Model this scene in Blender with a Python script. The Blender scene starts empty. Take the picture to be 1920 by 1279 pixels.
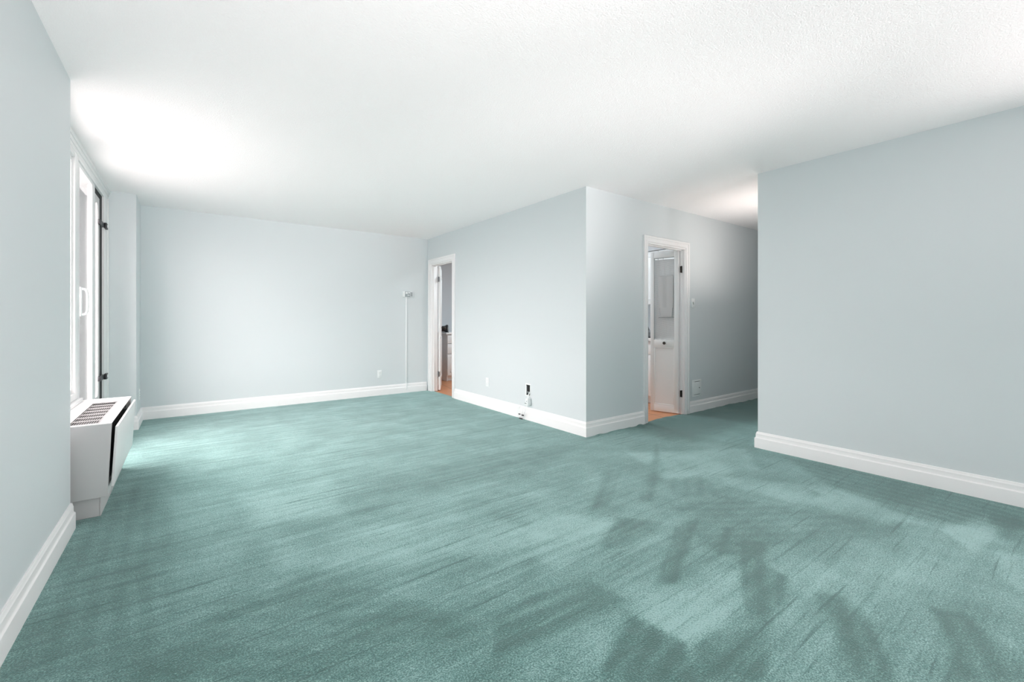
import bpy, bmesh, math, random
import numpy as np
from mathutils import Vector, Matrix, noise

random.seed(7)
S = bpy.context.scene
C = S.collection
R = math.radians
H = 2.44                       # ceiling height

# ------------------------------------------------------------------ camera
cam_d = bpy.data.cameras.new('camera')
cam = bpy.data.objects.new('camera', cam_d); C.objects.link(cam)
cam.location = (0, 0, 1.137)
cam.rotation_euler = (R(90), 0, R(-36.5))
cam_d.sensor_width = 36.0
cam_d.lens = 820.0 / 1920.0 * 36.0
cam_d.shift_y = -39.5 / 1920.0
cam_d.clip_start = 0.05
S.camera = cam

# ------------------------------------------------------------------ light
S.view_settings.view_transform = 'Standard'
S.view_settings.look = 'None'
S.view_settings.gamma = 1.0
S.view_settings.use_curve_mapping = False
S.view_settings.exposure = 0.24
try:
    S.cycles.max_bounces = 16
    S.cycles.diffuse_bounces = 12
    S.cycles.transparent_max_bounces = 16
    S.cycles.sample_clamp_indirect = 8.0
    S.cycles.use_denoising = True
    S.cycles.caustics_reflective = False
    S.cycles.caustics_refractive = False
except Exception:
    pass
# bright overcast sky over sunlit, snow-pale ground: it reaches the room through its windows
w = bpy.data.worlds.new('overcast_sky'); S.world = w
w.use_nodes = True
wn = w.node_tree
bg = wn.nodes['Background']
bg.inputs['Color'].default_value = (1.0, .895, .888, 1)
_tc = wn.nodes.new('ShaderNodeTexCoord'); _sx = wn.nodes.new('ShaderNodeSeparateXYZ'); _mr = wn.nodes.new('ShaderNodeMapRange')
_mr.inputs['From Min'].default_value = -.03; _mr.inputs['From Max'].default_value = .03
_mr.inputs['To Min'].default_value = 3.8        # ground
_mr.inputs['To Max'].default_value = 14.6       # sky
wn.links.new(_tc.outputs['Generated'], _sx.inputs[0]); wn.links.new(_sx.outputs['Z'], _mr.inputs['Value']); wn.links.new(_mr.outputs[0], bg.inputs['Strength'])

def portal(name, loc, rot, sx, sy):
    d = bpy.data.lights.new(name, 'AREA'); d.shape = 'RECTANGLE'; d.size = sx; d.size_y = sy
    d.cycles.is_portal = True
    o = bpy.data.objects.new(name, d); C.objects.link(o)
    o.location = loc; o.rotation_euler = rot
# openings to the sky: the window wall on the left, and an added fill window behind the camera
portal('window_portal', (-0.86, 4.65, 1.25), (0, R(-90), 0), 2.5, 2.7)
portal('window_portal', (4.36, -1.25, 1.45), (0, R(90), 0), 1.8, 2.5)

def ceiling_lamp(name, loc, size, power, col):
    d = bpy.data.lights.new(name, 'AREA'); d.shape = 'DISK'; d.size = size; d.energy = power; d.color = col
    o = bpy.data.objects.new(name, d); C.objects.link(o); o.location = loc
ceiling_lamp('kitchen_ceiling_lamp', (4.25, 4.3, 2.41), 0.4, 20, (.82, .94, 1))
ceiling_lamp('kitchen_ceiling_lamp', (4.1, 6.0, 2.41), 0.4, 18, (.82, .94, 1))
hall = bpy.data.lights.new('hallway_uplight', 'AREA'); hall.shape = 'DISK'; hall.size = .6; hall.energy = 8; hall.color = (1, .91, .86)
hall_o = bpy.data.objects.new('hallway_uplight', hall); C.objects.link(hall_o); hall_o.location = (5.05, 2.02, 1.5); hall_o.rotation_euler = (R(170), 0, 0)

# fill spots added low behind the camera, turned up to brighten the ceiling
def ceiling_fill_spot(p, q, half, energy):
    d = bpy.data.lights.new('ceiling_fill_spot', 'SPOT'); d.energy = energy; d.color = (1, .905, .9)
    d.spot_size = 2*R(half); d.spot_blend = 1; d.shadow_soft_size = .25
    o = bpy.data.objects.new('ceiling_fill_spot', d); C.objects.link(o); o.location = p
    o.rotation_euler = (Vector(q)-Vector(p)).to_track_quat('-Z', 'Y').to_euler()
ceiling_fill_spot((1.0, -2.2, .2), (1.0, 1.5, H), 30, 170)
ceiling_fill_spot((2.8, -2.2, .2), (2.4, 3.0, H), 16, 430)
ceiling_fill_spot((2.8, -2.2, .2), (2.5, 0.9, H), 35, 260)
ceiling_fill_spot((0.0, -1.5, .2), (0.0, 1.5, H), 35, 360)

# ------------------------------------------------------------------ materials
def new_mat(name):
    m = bpy.data.materials.new(name); m.use_nodes = True
    nt = m.node_tree
    return m, nt, nt.nodes['Principled BSDF']

def simple(name, col, rough=0.5, metal=0.0, spec=0.5, bump=None):
    m, nt, p = new_mat(name)
    p.inputs['Base Color'].default_value = (*col, 1)
    p.inputs['Roughness'].default_value = rough
    p.inputs['Metallic'].default_value = metal
    p.inputs['Specular IOR Level'].default_value = spec
    if bump:
        sc, st, dist, det = bump
        tc = nt.nodes.new('ShaderNodeTexCoord')
        n = nt.nodes.new('ShaderNodeTexNoise'); n.inputs['Scale'].default_value = sc; n.inputs['Detail'].default_value = det
        b = nt.nodes.new('ShaderNodeBump'); b.inputs['Strength'].default_value = st; b.inputs['Distance'].default_value = dist
        nt.links.new(tc.outputs['Object'], n.inputs['Vector'])
        nt.links.new(n.outputs['Fac'], b.inputs['Height'])
        nt.links.new(b.outputs['Normal'], p.inputs['Normal'])
    return m

M = {}
M['paint'] = simple('pale_blue_wall_paint', (.69, .728, .742), .55, spec=.35, bump=(160, .12, .002, 2))
M['trim'] = simple('white_trim_paint', (.90, .885, .885), .38)
M['door'] = simple('white_door_paint', (.82, .82, .815), .42)
M['vinyl'] = simple('white_window_frame', (.84, .84, .84), .35)
M['metal_white'] = simple('white_enamelled_metal', (.83, .815, .815), .4)
M['metal_grey'] = simple('pale_grey_enamel', (.60, .59, .59), .45)
M['grille'] = simple('grey_enamel_grille', (.30, .295, .295), .5)
M['plate'] = simple('white_plastic', (.86, .88, .88), .3)
M['plate_grey'] = simple('grey_plastic', (.34, .37, .38), .4)
M['black'] = simple('black_void', (.008, .008, .008), .7)
M['dark'] = simple('dark_plastic', (.02, .021, .024), .35)
M['steel'] = simple('brushed_steel', (.30, .30, .31), .35, .9)
M['brass_dark'] = simple('dark_bronze', (.06, .055, .05), .4, .8)
M['cabinet'] = simple('white_cabinet_lacquer', (.80, .81, .81), .35)
M['counter'] = simple('white_laminate', (.84, .84, .83), .3)
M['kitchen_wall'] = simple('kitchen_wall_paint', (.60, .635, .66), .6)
M['outside'] = simple('grey_render', (.10, .10, .10), .9)
M['towel'] = simple('grey_cloth', (.58, .58, .58), .9, bump=(400, .3, .002, 3))
M['concrete'] = simple('balcony_concrete', (.45, .45, .44), .9, bump=(60, .4, .004, 4))

# stippled ceiling
def ceiling_mat():
    m, nt, p = new_mat('stippled_white_ceiling')
    p.inputs['Base Color'].default_value = (.95, .918, .92, 1)
    p.inputs['Roughness'].default_value = .9
    p.inputs['Specular IOR Level'].default_value = .1
    tc = nt.nodes.new('ShaderNodeTexCoord')
    n = nt.nodes.new('ShaderNodeTexNoise'); n.inputs['Scale'].default_value = 120; n.inputs['Detail'].default_value = 3; n.inputs['Roughness'].default_value = .6
    v = nt.nodes.new('ShaderNodeTexVoronoi'); v.inputs['Scale'].default_value = 150
    mx = nt.nodes.new('ShaderNodeMath'); mx.operation = 'SUBTRACT'
    b = nt.nodes.new('ShaderNodeBump'); b.inputs['Strength'].default_value = .35; b.inputs['Distance'].default_value = .004
    nt.links.new(tc.outputs['Object'], n.inputs['Vector']); nt.links.new(tc.outputs['Object'], v.inputs['Vector'])
    nt.links.new(n.outputs['Fac'], mx.inputs[0]); nt.links.new(v.outputs['Distance'], mx.inputs[1])
    nt.links.new(mx.outputs[0], b.inputs['Height']); nt.links.new(b.outputs['Normal'], p.inputs['Normal'])
    return m
M['ceiling'] = ceiling_mat()

# clear pane: lets the daylight through, mirrors at grazing angles
def glass_mat(name, tint=(1, 1, 1)):
    m = bpy.data.materials.new(name); m.use_nodes = True
    nt = m.node_tree; nt.nodes.clear()
    out = nt.nodes.new('ShaderNodeOutputMaterial')
    t = nt.nodes.new('ShaderNodeBsdfTransparent'); t.inputs['Color'].default_value = (*tint, 1)
    g = nt.nodes.new('ShaderNodeBsdfGlossy'); g.inputs['Roughness'].default_value = .02
    lw = nt.nodes.new('ShaderNodeLayerWeight'); lw.inputs['Blend'].default_value = .5
    pw = nt.nodes.new('ShaderNodeMath'); pw.operation = 'POWER'; pw.inputs[1].default_value = 5
    f = nt.nodes.new('ShaderNodeMath'); f.operation = 'MULTIPLY_ADD'; f.inputs[1].default_value = .96; f.inputs[2].default_value = .04
    nt.links.new(lw.outputs['Facing'], pw.inputs[0]); nt.links.new(pw.outputs[0], f.inputs[0])
    mx = nt.nodes.new('ShaderNodeMixShader')
    nt.links.new(f.outputs[0], mx.inputs[0]); nt.links.new(t.outputs[0], mx.inputs[1]); nt.links.new(g.outputs[0], mx.inputs[2])
    nt.links.new(mx.outputs[0], out.inputs[0])
    return m
M['glass'] = glass_mat('clear_window_glass', (.96, .97, .97))
M['glass_grey'] = glass_mat('kitchen_door_glass', (.985, .985, .985))

# lace curtain: scalloped see-through net
def lace_mat():
    m = bpy.data.materials.new('white_lace_net'); m.use_nodes = True
    nt = m.node_tree; p = nt.nodes['Principled BSDF']; out = nt.nodes['Material Output']
    p.inputs['Base Color'].default_value = (.80, .80, .80, 1); p.inputs['Roughness'].default_value = .9
    tc = nt.nodes.new('ShaderNodeTexCoord')
    wv = nt.nodes.new('ShaderNodeTexWave'); wv.wave_type = 'RINGS'; wv.inputs['Scale'].default_value = 14; wv.inputs['Distortion'].default_value = 3
    wv.inputs['Detail'].default_value = 2
    rp = nt.nodes.new('ShaderNodeValToRGB')
    rp.color_ramp.elements[0].color = (.87, .87, .87, 1); rp.color_ramp.elements[1].color = (.95, .95, .95, 1)
    t = nt.nodes.new('ShaderNodeBsdfTransparent'); mx = nt.nodes.new('ShaderNodeMixShader')
    nt.links.new(tc.outputs['Object'], wv.inputs['Vector']); nt.links.new(wv.outputs['Fac'], rp.inputs[0])
    nt.links.new(rp.outputs[0], mx.inputs[0]); nt.links.new(t.outputs[0], mx.inputs[1]); nt.links.new(p.outputs[0], mx.inputs[2])
    nt.links.new(mx.outputs[0], out.inputs[0])
    return m
M['lace'] = lace_mat()

# terracotta kitchen tile
def tile_mat():
    m, nt, p = new_mat('terracotta_kitchen_tile')
    tc = nt.nodes.new('ShaderNodeTexCoord')
    mp = nt.nodes.new('ShaderNodeMapping'); mp.inputs['Rotation'].default_value = (0, 0, R(12)); mp.inputs['Location'].default_value = (.09, .05, 0)
    br = nt.nodes.new('ShaderNodeTexBrick'); br.offset = 0
    br.inputs['Scale'].default_value = 1.0
    br.inputs['Brick Width'].default_value = .33; br.inputs['Row Height'].default_value = .33
    br.inputs['Mortar Size'].default_value = .004
    br.inputs['Color1'].default_value = (.56, .235, .11, 1); br.inputs['Color2'].default_value = (.60, .26, .125, 1)
    br.inputs['Mortar'].default_value = (.16, .075, .04, 1)
    nt.links.new(tc.outputs['Object'], mp.inputs[0]); nt.links.new(mp.outputs[0], br.inputs['Vector'])
    nt.links.new(br.outputs['Color'], p.inputs['Base Color'])
    p.inputs['Roughness'].default_value = .35
    return m
M['tile'] = tile_mat()

# plush carpet; the vertex value "pile" holds the brushed nap, plus hallway shade put in as colour
def carpet_mat():
    m, nt, p = new_mat('teal_plush_carpet')
    N = nt.nodes.new; L = nt.links.new
    tc = N('ShaderNodeTexCoord')
    at = N('ShaderNodeAttribute'); at.attribute_name = 'pile_and_shade'
    # long brushed streaks, running across the room
    mp = N('ShaderNodeMapping'); mp.inputs['Rotation'].default_value = (0, 0, R(9)); mp.inputs['Scale'].default_value = (1.1, 21, 1)
    s1 = N('ShaderNodeTexNoise'); s1.inputs['Scale'].default_value = 1.0; s1.inputs['Detail'].default_value = 4; s1.inputs['Roughness'].default_value = .55
    s1.inputs['Distortion'].default_value = .6
    L(tc.outputs['Object'], mp.inputs[0]); L(mp.outputs[0], s1.inputs['Vector'])
    # thin dark nap lines
    mp2 = N('ShaderNodeMapping'); mp2.inputs['Rotation'].default_value = (0, 0, R(11)); mp2.inputs['Scale'].default_value = (1.7, 46, 1)
    s5 = N('ShaderNodeTexNoise'); s5.inputs['Scale'].default_value = 1.0; s5.inputs['Detail'].default_value = 3; s5.inputs['Distortion'].default_value = .4
    L(tc.outputs['Object'], mp2.inputs[0]); L(mp2.outputs[0], s5.inputs['Vector'])
    ln = N('ShaderNodeMapRange'); ln.inputs['From Min'].default_value = .60; ln.inputs['From Max'].default_value = .72
    ln.inputs['To Min'].default_value = 0; ln.inputs['To Max'].default_value = .45
    L(s5.outputs['Fac'], ln.inputs['Value'])
    # soft footprints and nap blotches
    s2 = N('ShaderNodeTexNoise'); s2.inputs['Scale'].default_value = 3.1; s2.inputs['Detail'].default_value = 5; s2.inputs['Roughness'].default_value = .6
    L(tc.outputs['Object'], s2.inputs['Vector'])
    # tufts
    s3 = N('ShaderNodeTexNoise'); s3.inputs['Scale'].default_value = 165; s3.inputs['Detail'].default_value = 3; s3.inputs['Roughness'].default_value = .8
    L(tc.outputs['Object'], s3.inputs['Vector'])
    s4 = N('ShaderNodeTexNoise'); s4.inputs['Scale'].default_value = 45; s4.inputs['Detail'].default_value = 3
    L(tc.outputs['Object'], s4.inputs['Vector'])
    def madd(a, k, c):
        n = N('ShaderNodeMath'); n.operation = 'MULTIPLY_ADD'
        L(a, n.inputs[0]); n.inputs[1].default_value = k
        if isinstance(c, (int, float)): n.inputs[2].default_value = c
        else: L(c, n.inputs[2])
        return n.outputs[0]
    # the streaks fade out towards the right wall
    sp = N('ShaderNodeSeparateXYZ'); L(tc.outputs['Object'], sp.inputs[0])
    fade = N('ShaderNodeMapRange'); fade.inputs['From Min'].default_value = 1.5; fade.inputs['From Max'].default_value = 3.4
    fade.inputs['To Min'].default_value = .9; fade.inputs['To Max'].default_value = .25
    L(sp.outputs['X'], fade.inputs['Value'])
    c0 = madd(s1.outputs['Fac'], 1.0, -.5)
    mm = N('ShaderNodeMath'); mm.operation = 'MULTIPLY'; L(c0, mm.inputs[0]); L(fade.outputs[0], mm.inputs[1])
    f = mm.outputs[0]
    f = madd(s2.outputs['Fac'], 1.0, f)
    f = madd(s4.outputs['Fac'], .4, f)
    f = madd(s3.outputs['Fac'], 3.6, f)
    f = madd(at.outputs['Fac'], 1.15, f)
    f0 = N('ShaderNodeMath'); f0.operation = 'SUBTRACT'; L(f, f0.inputs[0]); L(ln.outputs[0], f0.inputs[1]); f = f0.outputs[0]
    f = madd(f, 1.0, -2.5 + .54)
    rp = N('ShaderNodeValToRGB')
    cr = rp.color_ramp
    cr.elements[0].position = 0; cr.elements[0].color = (.026, .110, .094, 1)
    cr.elements[1].position = 1; cr.elements[1].color = (.33, .55, .525, 1)
    e = cr.elements.new(.5); e.color = (.098, .255, .230, 1)
    L(f, rp.inputs[0])
    L(rp.outputs[0], p.inputs['Base Color'])
    p.inputs['Roughness'].default_value = 1.0
    p.inputs['Specular IOR Level'].default_value = .05
    p.inputs['Sheen Weight'].default_value = .5
    p.inputs['Sheen Roughness'].default_value = .6
    p.inputs['Sheen Tint'].default_value = (.88, 1, 1, 1)
    b = N('ShaderNodeBump'); b.inputs['Strength'].default_value = .6; b.inputs['Distance'].default_value = .01
    hh = madd(s4.outputs['Fac'], .35, s3.outputs['Fac'])
    L(hh, b.inputs['Height']); L(b.outputs['Normal'], p.inputs['Normal'])
    return m
M['carpet'] = carpet_mat()

# ------------------------------------------------------------------ helpers
class MB:
    def __init__(s): s.bm = bmesh.new()
    def box(s, x0, x1, y0, y1, z0, z1, bevel=0, seg=2):
        b = bmesh.new()
        bmesh.ops.create_cube(b, size=1)
        for v in b.verts:
            v.co = Vector(((x0+x1)/2 + v.co.x*(x1-x0), (y0+y1)/2 + v.co.y*(y1-y0), (z0+z1)/2 + v.co.z*(z1-z0)))
        if bevel:
            bmesh.ops.bevel(b, geom=list(b.edges), offset=bevel, segments=seg, affect='EDGES', profile=.5)
        s._merge(b); return s
    def hexa(s, pts, bevel=0):
        """eight corners: bottom ring then top ring"""
        b = bmesh.new()
        v = [b.verts.new(p) for p in pts]
        for f in ((3,2,1,0),(4,5,6,7),(0,1,5,4),(1,2,6,5),(2,3,7,6),(3,0,4,7)): b.faces.new([v[i] for i in f])
        bmesh.ops.recalc_face_normals(b, faces=b.faces)
        if bevel: bmesh.ops.bevel(b, geom=list(b.edges), offset=bevel, segments=2, affect='EDGES', profile=.5)
        s._merge(b); return s
    def cyl(s, p, q, r, r2=None, n=20):
        p = Vector(p); q = Vector(q); d = q-p
        b = bmesh.new()
        bmesh.ops.create_cone(b, cap_ends=True, segments=n, radius1=r, radius2=r if r2 is None else r2, depth=d.length)
        mt = Matrix.Translation((p+q)/2) @ Vector((0,0,1)).rotation_difference(d).to_matrix().to_4x4()
        bmesh.ops.transform(b, matrix=mt, verts=b.verts)
        s._merge(b); return s
    def ball(s, c, r, sc=(1,1,1)):
        b = bmesh.new(); bmesh.ops.create_uvsphere(b, u_segments=18, v_segments=12, radius=r)
        for v in b.verts: v.co = Vector((v.co.x*sc[0]+c[0], v.co.y*sc[1]+c[1], v.co.z*sc[2]+c[2]))
        s._merge(b); return s
    def tube(s, pts, r, n=10):
        pts = [Vector(p) for p in pts]
        # smooth by Catmull-Rom
        fine = []
        for i in range(len(pts)-1):
            p0 = pts[max(i-1,0)]; p1 = pts[i]; p2 = pts[i+1]; p3 = pts[min(i+2,len(pts)-1)]
            for k in range(6):
                t = k/6
                fine.append(.5*((2*p1)+(-p0+p2)*t+(2*p0-5*p1+4*p2-p3)*t*t+(-p0+3*p1-3*p2+p3)*t**3))
        fine.append(pts[-1])
        rings = []; up = Vector((.31,.17,.93))
        for i, p in enumerate(fine):
            d = (fine[min(i+1,len(fine)-1)]-fine[max(i-1,0)]).normalized()
            a = d.cross(up).normalized(); c = d.cross(a).normalized()
            rings.append([s.bm.verts.new(p + (a*math.cos(2*math.pi*k/n)+c*math.sin(2*math.pi*k/n))*r) for k in range(n)])
        for i in range(len(rings)-1):
            for k in range(n):
                s.bm.faces.new((rings[i][k], rings[i][(k+1)%n], rings[i+1][(k+1)%n], rings[i+1][k]))
        s.bm.faces.new(rings[0][::-1]); s.bm.faces.new(rings[-1])
        return s
    def lathe(s, prof, base, axis=(0,0,1), n=28):
        """prof: (radius, height) pairs"""
        q = Vector((0,0,1)).rotation_difference(Vector(axis)); base = Vector(base); rings = []
        for r, h in prof:
            rings.append([s.bm.verts.new(base + q @ Vector((r*math.cos(2*math.pi*k/n), r*math.sin(2*math.pi*k/n), h))) for k in range(n)])
        for i in range(len(rings)-1):
            for k in range(n): s.bm.faces.new((rings[i][k], rings[i][(k+1)%n], rings[i+1][(k+1)%n], rings[i+1][k]))
        s.bm.faces.new(rings[0][::-1]); s.bm.faces.new(rings[-1])
        return s
    def sweep(s, path, prof):
        """profile (out, z) swept along a floor path with mitred corners; 'out' is to the left of travel"""
        P = [Vector((p[0], p[1])) for p in path]; rows = []
        for i, p in enumerate(P):
            ds = []
            if i > 0: ds.append((P[i]-P[i-1]).normalized())
            if i < len(P)-1: ds.append((P[i+1]-P[i]).normalized())
            ns = [Vector((-d.y, d.x)) for d in ds]
            if len(ns) == 2:
                n = (ns[0]+ns[1]); n = n / (n.length_squared/2)
            else: n = ns[0]
            rows.append([s.bm.verts.new((p.x+n.x*o, p.y+n.y*o, z)) for o, z in prof])
        k = len(prof)
        for i in range(len(rows)-1):
            for j in range(k): s.bm.faces.new((rows[i][j], rows[i+1][j], rows[i+1][(j+1)%k], rows[i][(j+1)%k]))
        s.bm.faces.new(rows[0]); s.bm.faces.new(rows[-1][::-1])
        return s
    def _merge(s, b):
        me = bpy.data.meshes.new('t'); b.to_mesh(me); b.free()
        s.bm.from_mesh(me); bpy.data.meshes.remove(me)
    def build(s, name, mat, parent=None, local=False, origin=None, smooth=True):
        bmesh.ops.recalc_face_normals(s.bm, faces=s.bm.faces)
        loc = Vector((0,0,0)); rz = 0
        if parent is not None and not local:
            loc, rz = WORLD[parent.name]
        if origin is not None: loc = Vector(origin)
        if loc.length or rz:
            mt = Matrix.Rotation(-rz, 4, 'Z') @ Matrix.Translation(-loc)
            bmesh.ops.transform(s.bm, matrix=mt, verts=s.bm.verts)
        me = bpy.data.meshes.new(name); s.bm.to_mesh(me); s.bm.free()
        if smooth:
            for p in me.polygons: p.use_smooth = True
            try: me.set_sharp_from_angle(angle=R(35))
            except Exception: pass
        me.materials.append(M[mat] if isinstance(mat, str) else mat)
        o = bpy.data.objects.new(name, me); C.objects.link(o)
        if parent is not None: o.parent = parent
        WORLD[o.name] = (loc, rz)
        if origin is not None: o.location = origin
        return o
WORLD = {}
def tag(o, label, cat, group=None, kind=None):
    o['label'] = label; o['category'] = cat
    if group: o['group'] = group
    if kind: o['kind'] = kind
    return o
def thing(name, label, cat, loc, rz=0, group=None, kind=None):
    o = bpy.data.objects.new(name, None); C.objects.link(o)
    o.location = loc; o.rotation_euler = (0, 0, rz); o.empty_display_size = .1
    WORLD[o.name] = (Vector(loc), rz)
    return tag(o, label, cat, group, kind)
def struct(mb, name, mat, label, cat, origin=None, smooth=True):
    return tag(mb.build(name, mat, origin=origin, smooth=smooth), label, cat, kind='structure')

# ------------------------------------------------------------------ room shell
# key planes: left wall x=-.515 (ends y=3.335), window plane x=-.645, pilaster x=-.435 y=5.96..6.5,
# far wall y=6.5, kitchen walls x=3.11 and y=2.99, right wall x=4.08 (ends y=1.83)
XL, YL, XW, XP, YP, YF, XM, YM, XR, YR = -.515, 3.335, -.645, -.435, 5.96, 6.5, 3.112, 2.993, 4.08, 1.83
BACK = -2.6
def struct_walls():
    b = MB(); b.box(XL-.32, XL, BACK, YL, 0, H)
    struct(b, 'wall_left', 'paint', 'pale blue wall close on the left, ending at the heating unit', 'wall', (XL, 0, 0), False)
    b = MB(); b.box(-.84, XW-.02, YL, 4.49, 0, .555)
    struct(b, 'wall_window', 'paint', 'low wall under the window behind the heating unit', 'wall', (XW, 3.9, 0), False)
    b = MB(); b.box(-.86, XP, YP, YF+.02, 0, H)
    struct(b, 'wall_pilaster', 'paint', 'narrow pale blue pilaster between the balcony door and the far wall', 'wall', (XP, YP, 0), False)
    b = MB(); b.box(XP-.43, XM+.1, YF, YF+.12, 0, H)
    struct(b, 'wall_back', 'paint', 'wide pale blue far wall with a thermostat near its right end', 'wall', (1.3, YF, 0), False)
    b = MB(); b.box(XM, XM+.1, YM, 5.668, 0, H).box(XM, XM+.1, 6.364, YF, 0, H).box(XM, XM+.1, 5.668, 6.364, 2.02, H)
    # its return along the hallway
    b.box(XM+.1, 4.068, YM, YM+.1, 0, H).box(4.808, 8.0, YM, YM+.1, 0, H).box(4.068, 4.808, YM, YM+.1, 2.0, H)
    struct(b, 'wall_kitchen', 'paint', 'pale blue kitchen wall block with the projecting corner and two doorways', 'wall', (XM, YM, 0), False)
    b = MB(); b.box(XR, XR+.2, BACK, -2.5, 0, H).box(XR, XR+.2, 0, YR, 0, H).box(XR, XR+.2, -2.5, 0, 0, .55).box(XR, XR+.2, -2.5, 0, 2.35, H).box(XR+.2, 8.0, YR-.12, YR, 0, H)
    struct(b, 'wall_right', 'paint', 'pale blue wall on the right ending at the hallway', 'wall', (XR, YR, 0), False)
    b = MB(); b.box(7.9, 8.0, YR, YM, 0, H)
    struct(b, 'wall_hallway_end', 'paint', 'wall closing the dark end of the hallway', 'wall', (7.9, 2.4, 0), False)
    b = MB(); b.box(XL-.3, XR+.2, BACK-.2, BACK, 0, H)
    struct(b, 'wall_front', 'paint', 'wall behind the camera', 'wall', (1.7, BACK, 0), False)
    # kitchen inner walls
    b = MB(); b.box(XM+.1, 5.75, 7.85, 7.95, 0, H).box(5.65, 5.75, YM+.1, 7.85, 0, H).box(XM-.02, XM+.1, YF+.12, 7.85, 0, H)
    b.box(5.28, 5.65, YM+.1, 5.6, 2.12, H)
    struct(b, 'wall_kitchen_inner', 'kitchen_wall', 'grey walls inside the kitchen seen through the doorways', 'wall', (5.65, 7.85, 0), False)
    b = MB(); b.box(-.9, 8.0, BACK-.2, 8.0, H, H+.1)
    struct(b, 'ceiling', 'ceiling', 'white stippled ceiling', 'ceiling', (1.8, 2, H), False)
    b = MB(); b.box(XM+.02, 5.75, YM+.01, 7.95, -.1, -.004)
    struct(b, 'floor_kitchen', 'tile', 'terracotta tile floor inside the kitchen', 'floor', (4.3, 5, -.1), False)
struct_walls()

# ------------------------------------------------------------------ carpet
def carpet():
    step = .018
    x0, y0 = -.70, BACK
    nx, ny = int((8.0-x0)/step)+1, int((YF+.02-y0)/step)+1
    xs = x0+np.arange(nx)*step; ys = y0+np.arange(ny)*step
    cx = xs[:-1]+step/2; cy = ys[:-1]+step/2
    CX, CY = np.meshgrid(cx, cy)
    keep = ((CX < XM+.045) | (CY < YM+.03)) & ((CX < XR+.06) | (CY > YR-.06))
    X, Y = np.meshgrid(xs, ys)
    rng = np.random.default_rng(3)
    def vnoise(sx, sy, ang=0.0):
        ca, sa = math.cos(ang), math.sin(ang)
        U = (X*ca+Y*sa)*sx+50; V = (-X*sa+Y*ca)*sy+50
        g = rng.random((160, 160))
        i = np.floor(U).astype(int); j = np.floor(V).astype(int)
        fu = U-i; fv = V-j; fu = fu*fu*(3-2*fu); fv = fv*fv*(3-2*fv)
        G = lambda a, b: g[a % 160, b % 160]
        return (G(i,j)*(1-fu)+G(i+1,j)*fu)*(1-fv)+(G(i,j+1)*(1-fu)+G(i+1,j+1)*fu)*fv
    def sd(poly, jit=.014):
        """signed distance to a polygon, positive inside"""
        d = np.full(X.shape, 1e9); inside = np.zeros(X.shape, bool); n = len(poly)
        XX = X+(vnoise(6,6)-.5)*jit; YY = Y+(vnoise(6,6)-.5)*jit
        for k in range(n):
            ax, ay = poly[k]; bx, by = poly[(k+1) % n]
            ex, ey = bx-ax, by-ay
            t = np.clip(((XX-ax)*ex+(YY-ay)*ey)/(ex*ex+ey*ey), 0, 1)
            d = np.minimum(d, np.hypot(XX-ax-t*ex, YY-ay-t*ey))
            c = ((ay > YY) != (by > YY)) & (XX < (bx-ax)*(YY-ay)/((by-ay) if by != ay else 1e-9)+ax)
            inside ^= c
        return np.where(inside, d, -d)
    val = np.zeros(X.shape)
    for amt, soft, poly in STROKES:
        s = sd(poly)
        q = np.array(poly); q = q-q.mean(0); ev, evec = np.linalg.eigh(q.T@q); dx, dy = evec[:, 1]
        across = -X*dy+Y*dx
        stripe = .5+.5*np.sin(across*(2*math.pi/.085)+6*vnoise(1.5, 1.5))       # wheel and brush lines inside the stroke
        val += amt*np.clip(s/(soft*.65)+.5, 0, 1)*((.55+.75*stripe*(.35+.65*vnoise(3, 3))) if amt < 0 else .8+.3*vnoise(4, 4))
    val -= .9*np.clip((X-3.6)/.5, 0, 1)*np.clip((Y-2.2)/.35, 0, 1)     # dim light of the hallway, painted in as darker carpet
    # nap lines left by the vacuum, strong on the left and middle, faint near the right wall
    z = np.zeros(X.shape)
    edge = np.clip(1-np.abs(Y-YM+.03)/.16, 0, 1)*((X > 3.2))
    z += edge*(vnoise(11, 3)-.45)*.020 + edge*.004
    hall = np.clip((X-3.95)/.25, 0, 1)*np.clip((Y-2.25)/.3, 0, 1)
    z += hall*(vnoise(3.2, 5)-.5)*.02
    z += (vnoise(28, 28)-.5)*.003
    verts = np.stack([X, Y, z], -1).reshape(-1, 3)
    J, I = np.nonzero(keep)
    a = J*nx+I
    quads = np.stack([a, a+1, a+nx+1, a+nx], -1)
    used = np.unique(quads); remap = np.full(len(verts), -1); remap[used] = np.arange(len(used))
    verts = verts[used]; quads = remap[quads]; v = val.reshape(-1)[used]
    me = bpy.data.meshes.new('floor')
    me.vertices.add(len(verts)); me.vertices.foreach_set('co', verts.astype(np.float32).ravel())
    nq = len(quads)
    me.loops.add(nq*4); me.loops.foreach_set('vertex_index', quads.astype(np.int32).ravel())
    me.polygons.add(nq); me.polygons.foreach_set('loop_start', (np.arange(nq)*4).astype(np.int32))
    try: me.polygons.foreach_set('loop_total', np.full(nq, 4, np.int32))
    except Exception: pass
    me.update(calc_edges=True); me.validate()
    at = me.attributes.new('pile_and_shade', 'FLOAT', 'POINT'); at.data.foreach_set('value', v.astype(np.float32))
    me.polygons.foreach_set('use_smooth', np.ones(nq, bool))
    me.materials.append(M['carpet'])
    o = bpy.data.objects.new('floor', me); C.objects.link(o)
    tag(o, 'teal plush carpet with vacuum marks across the whole room', 'carpet', kind='structure')
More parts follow.
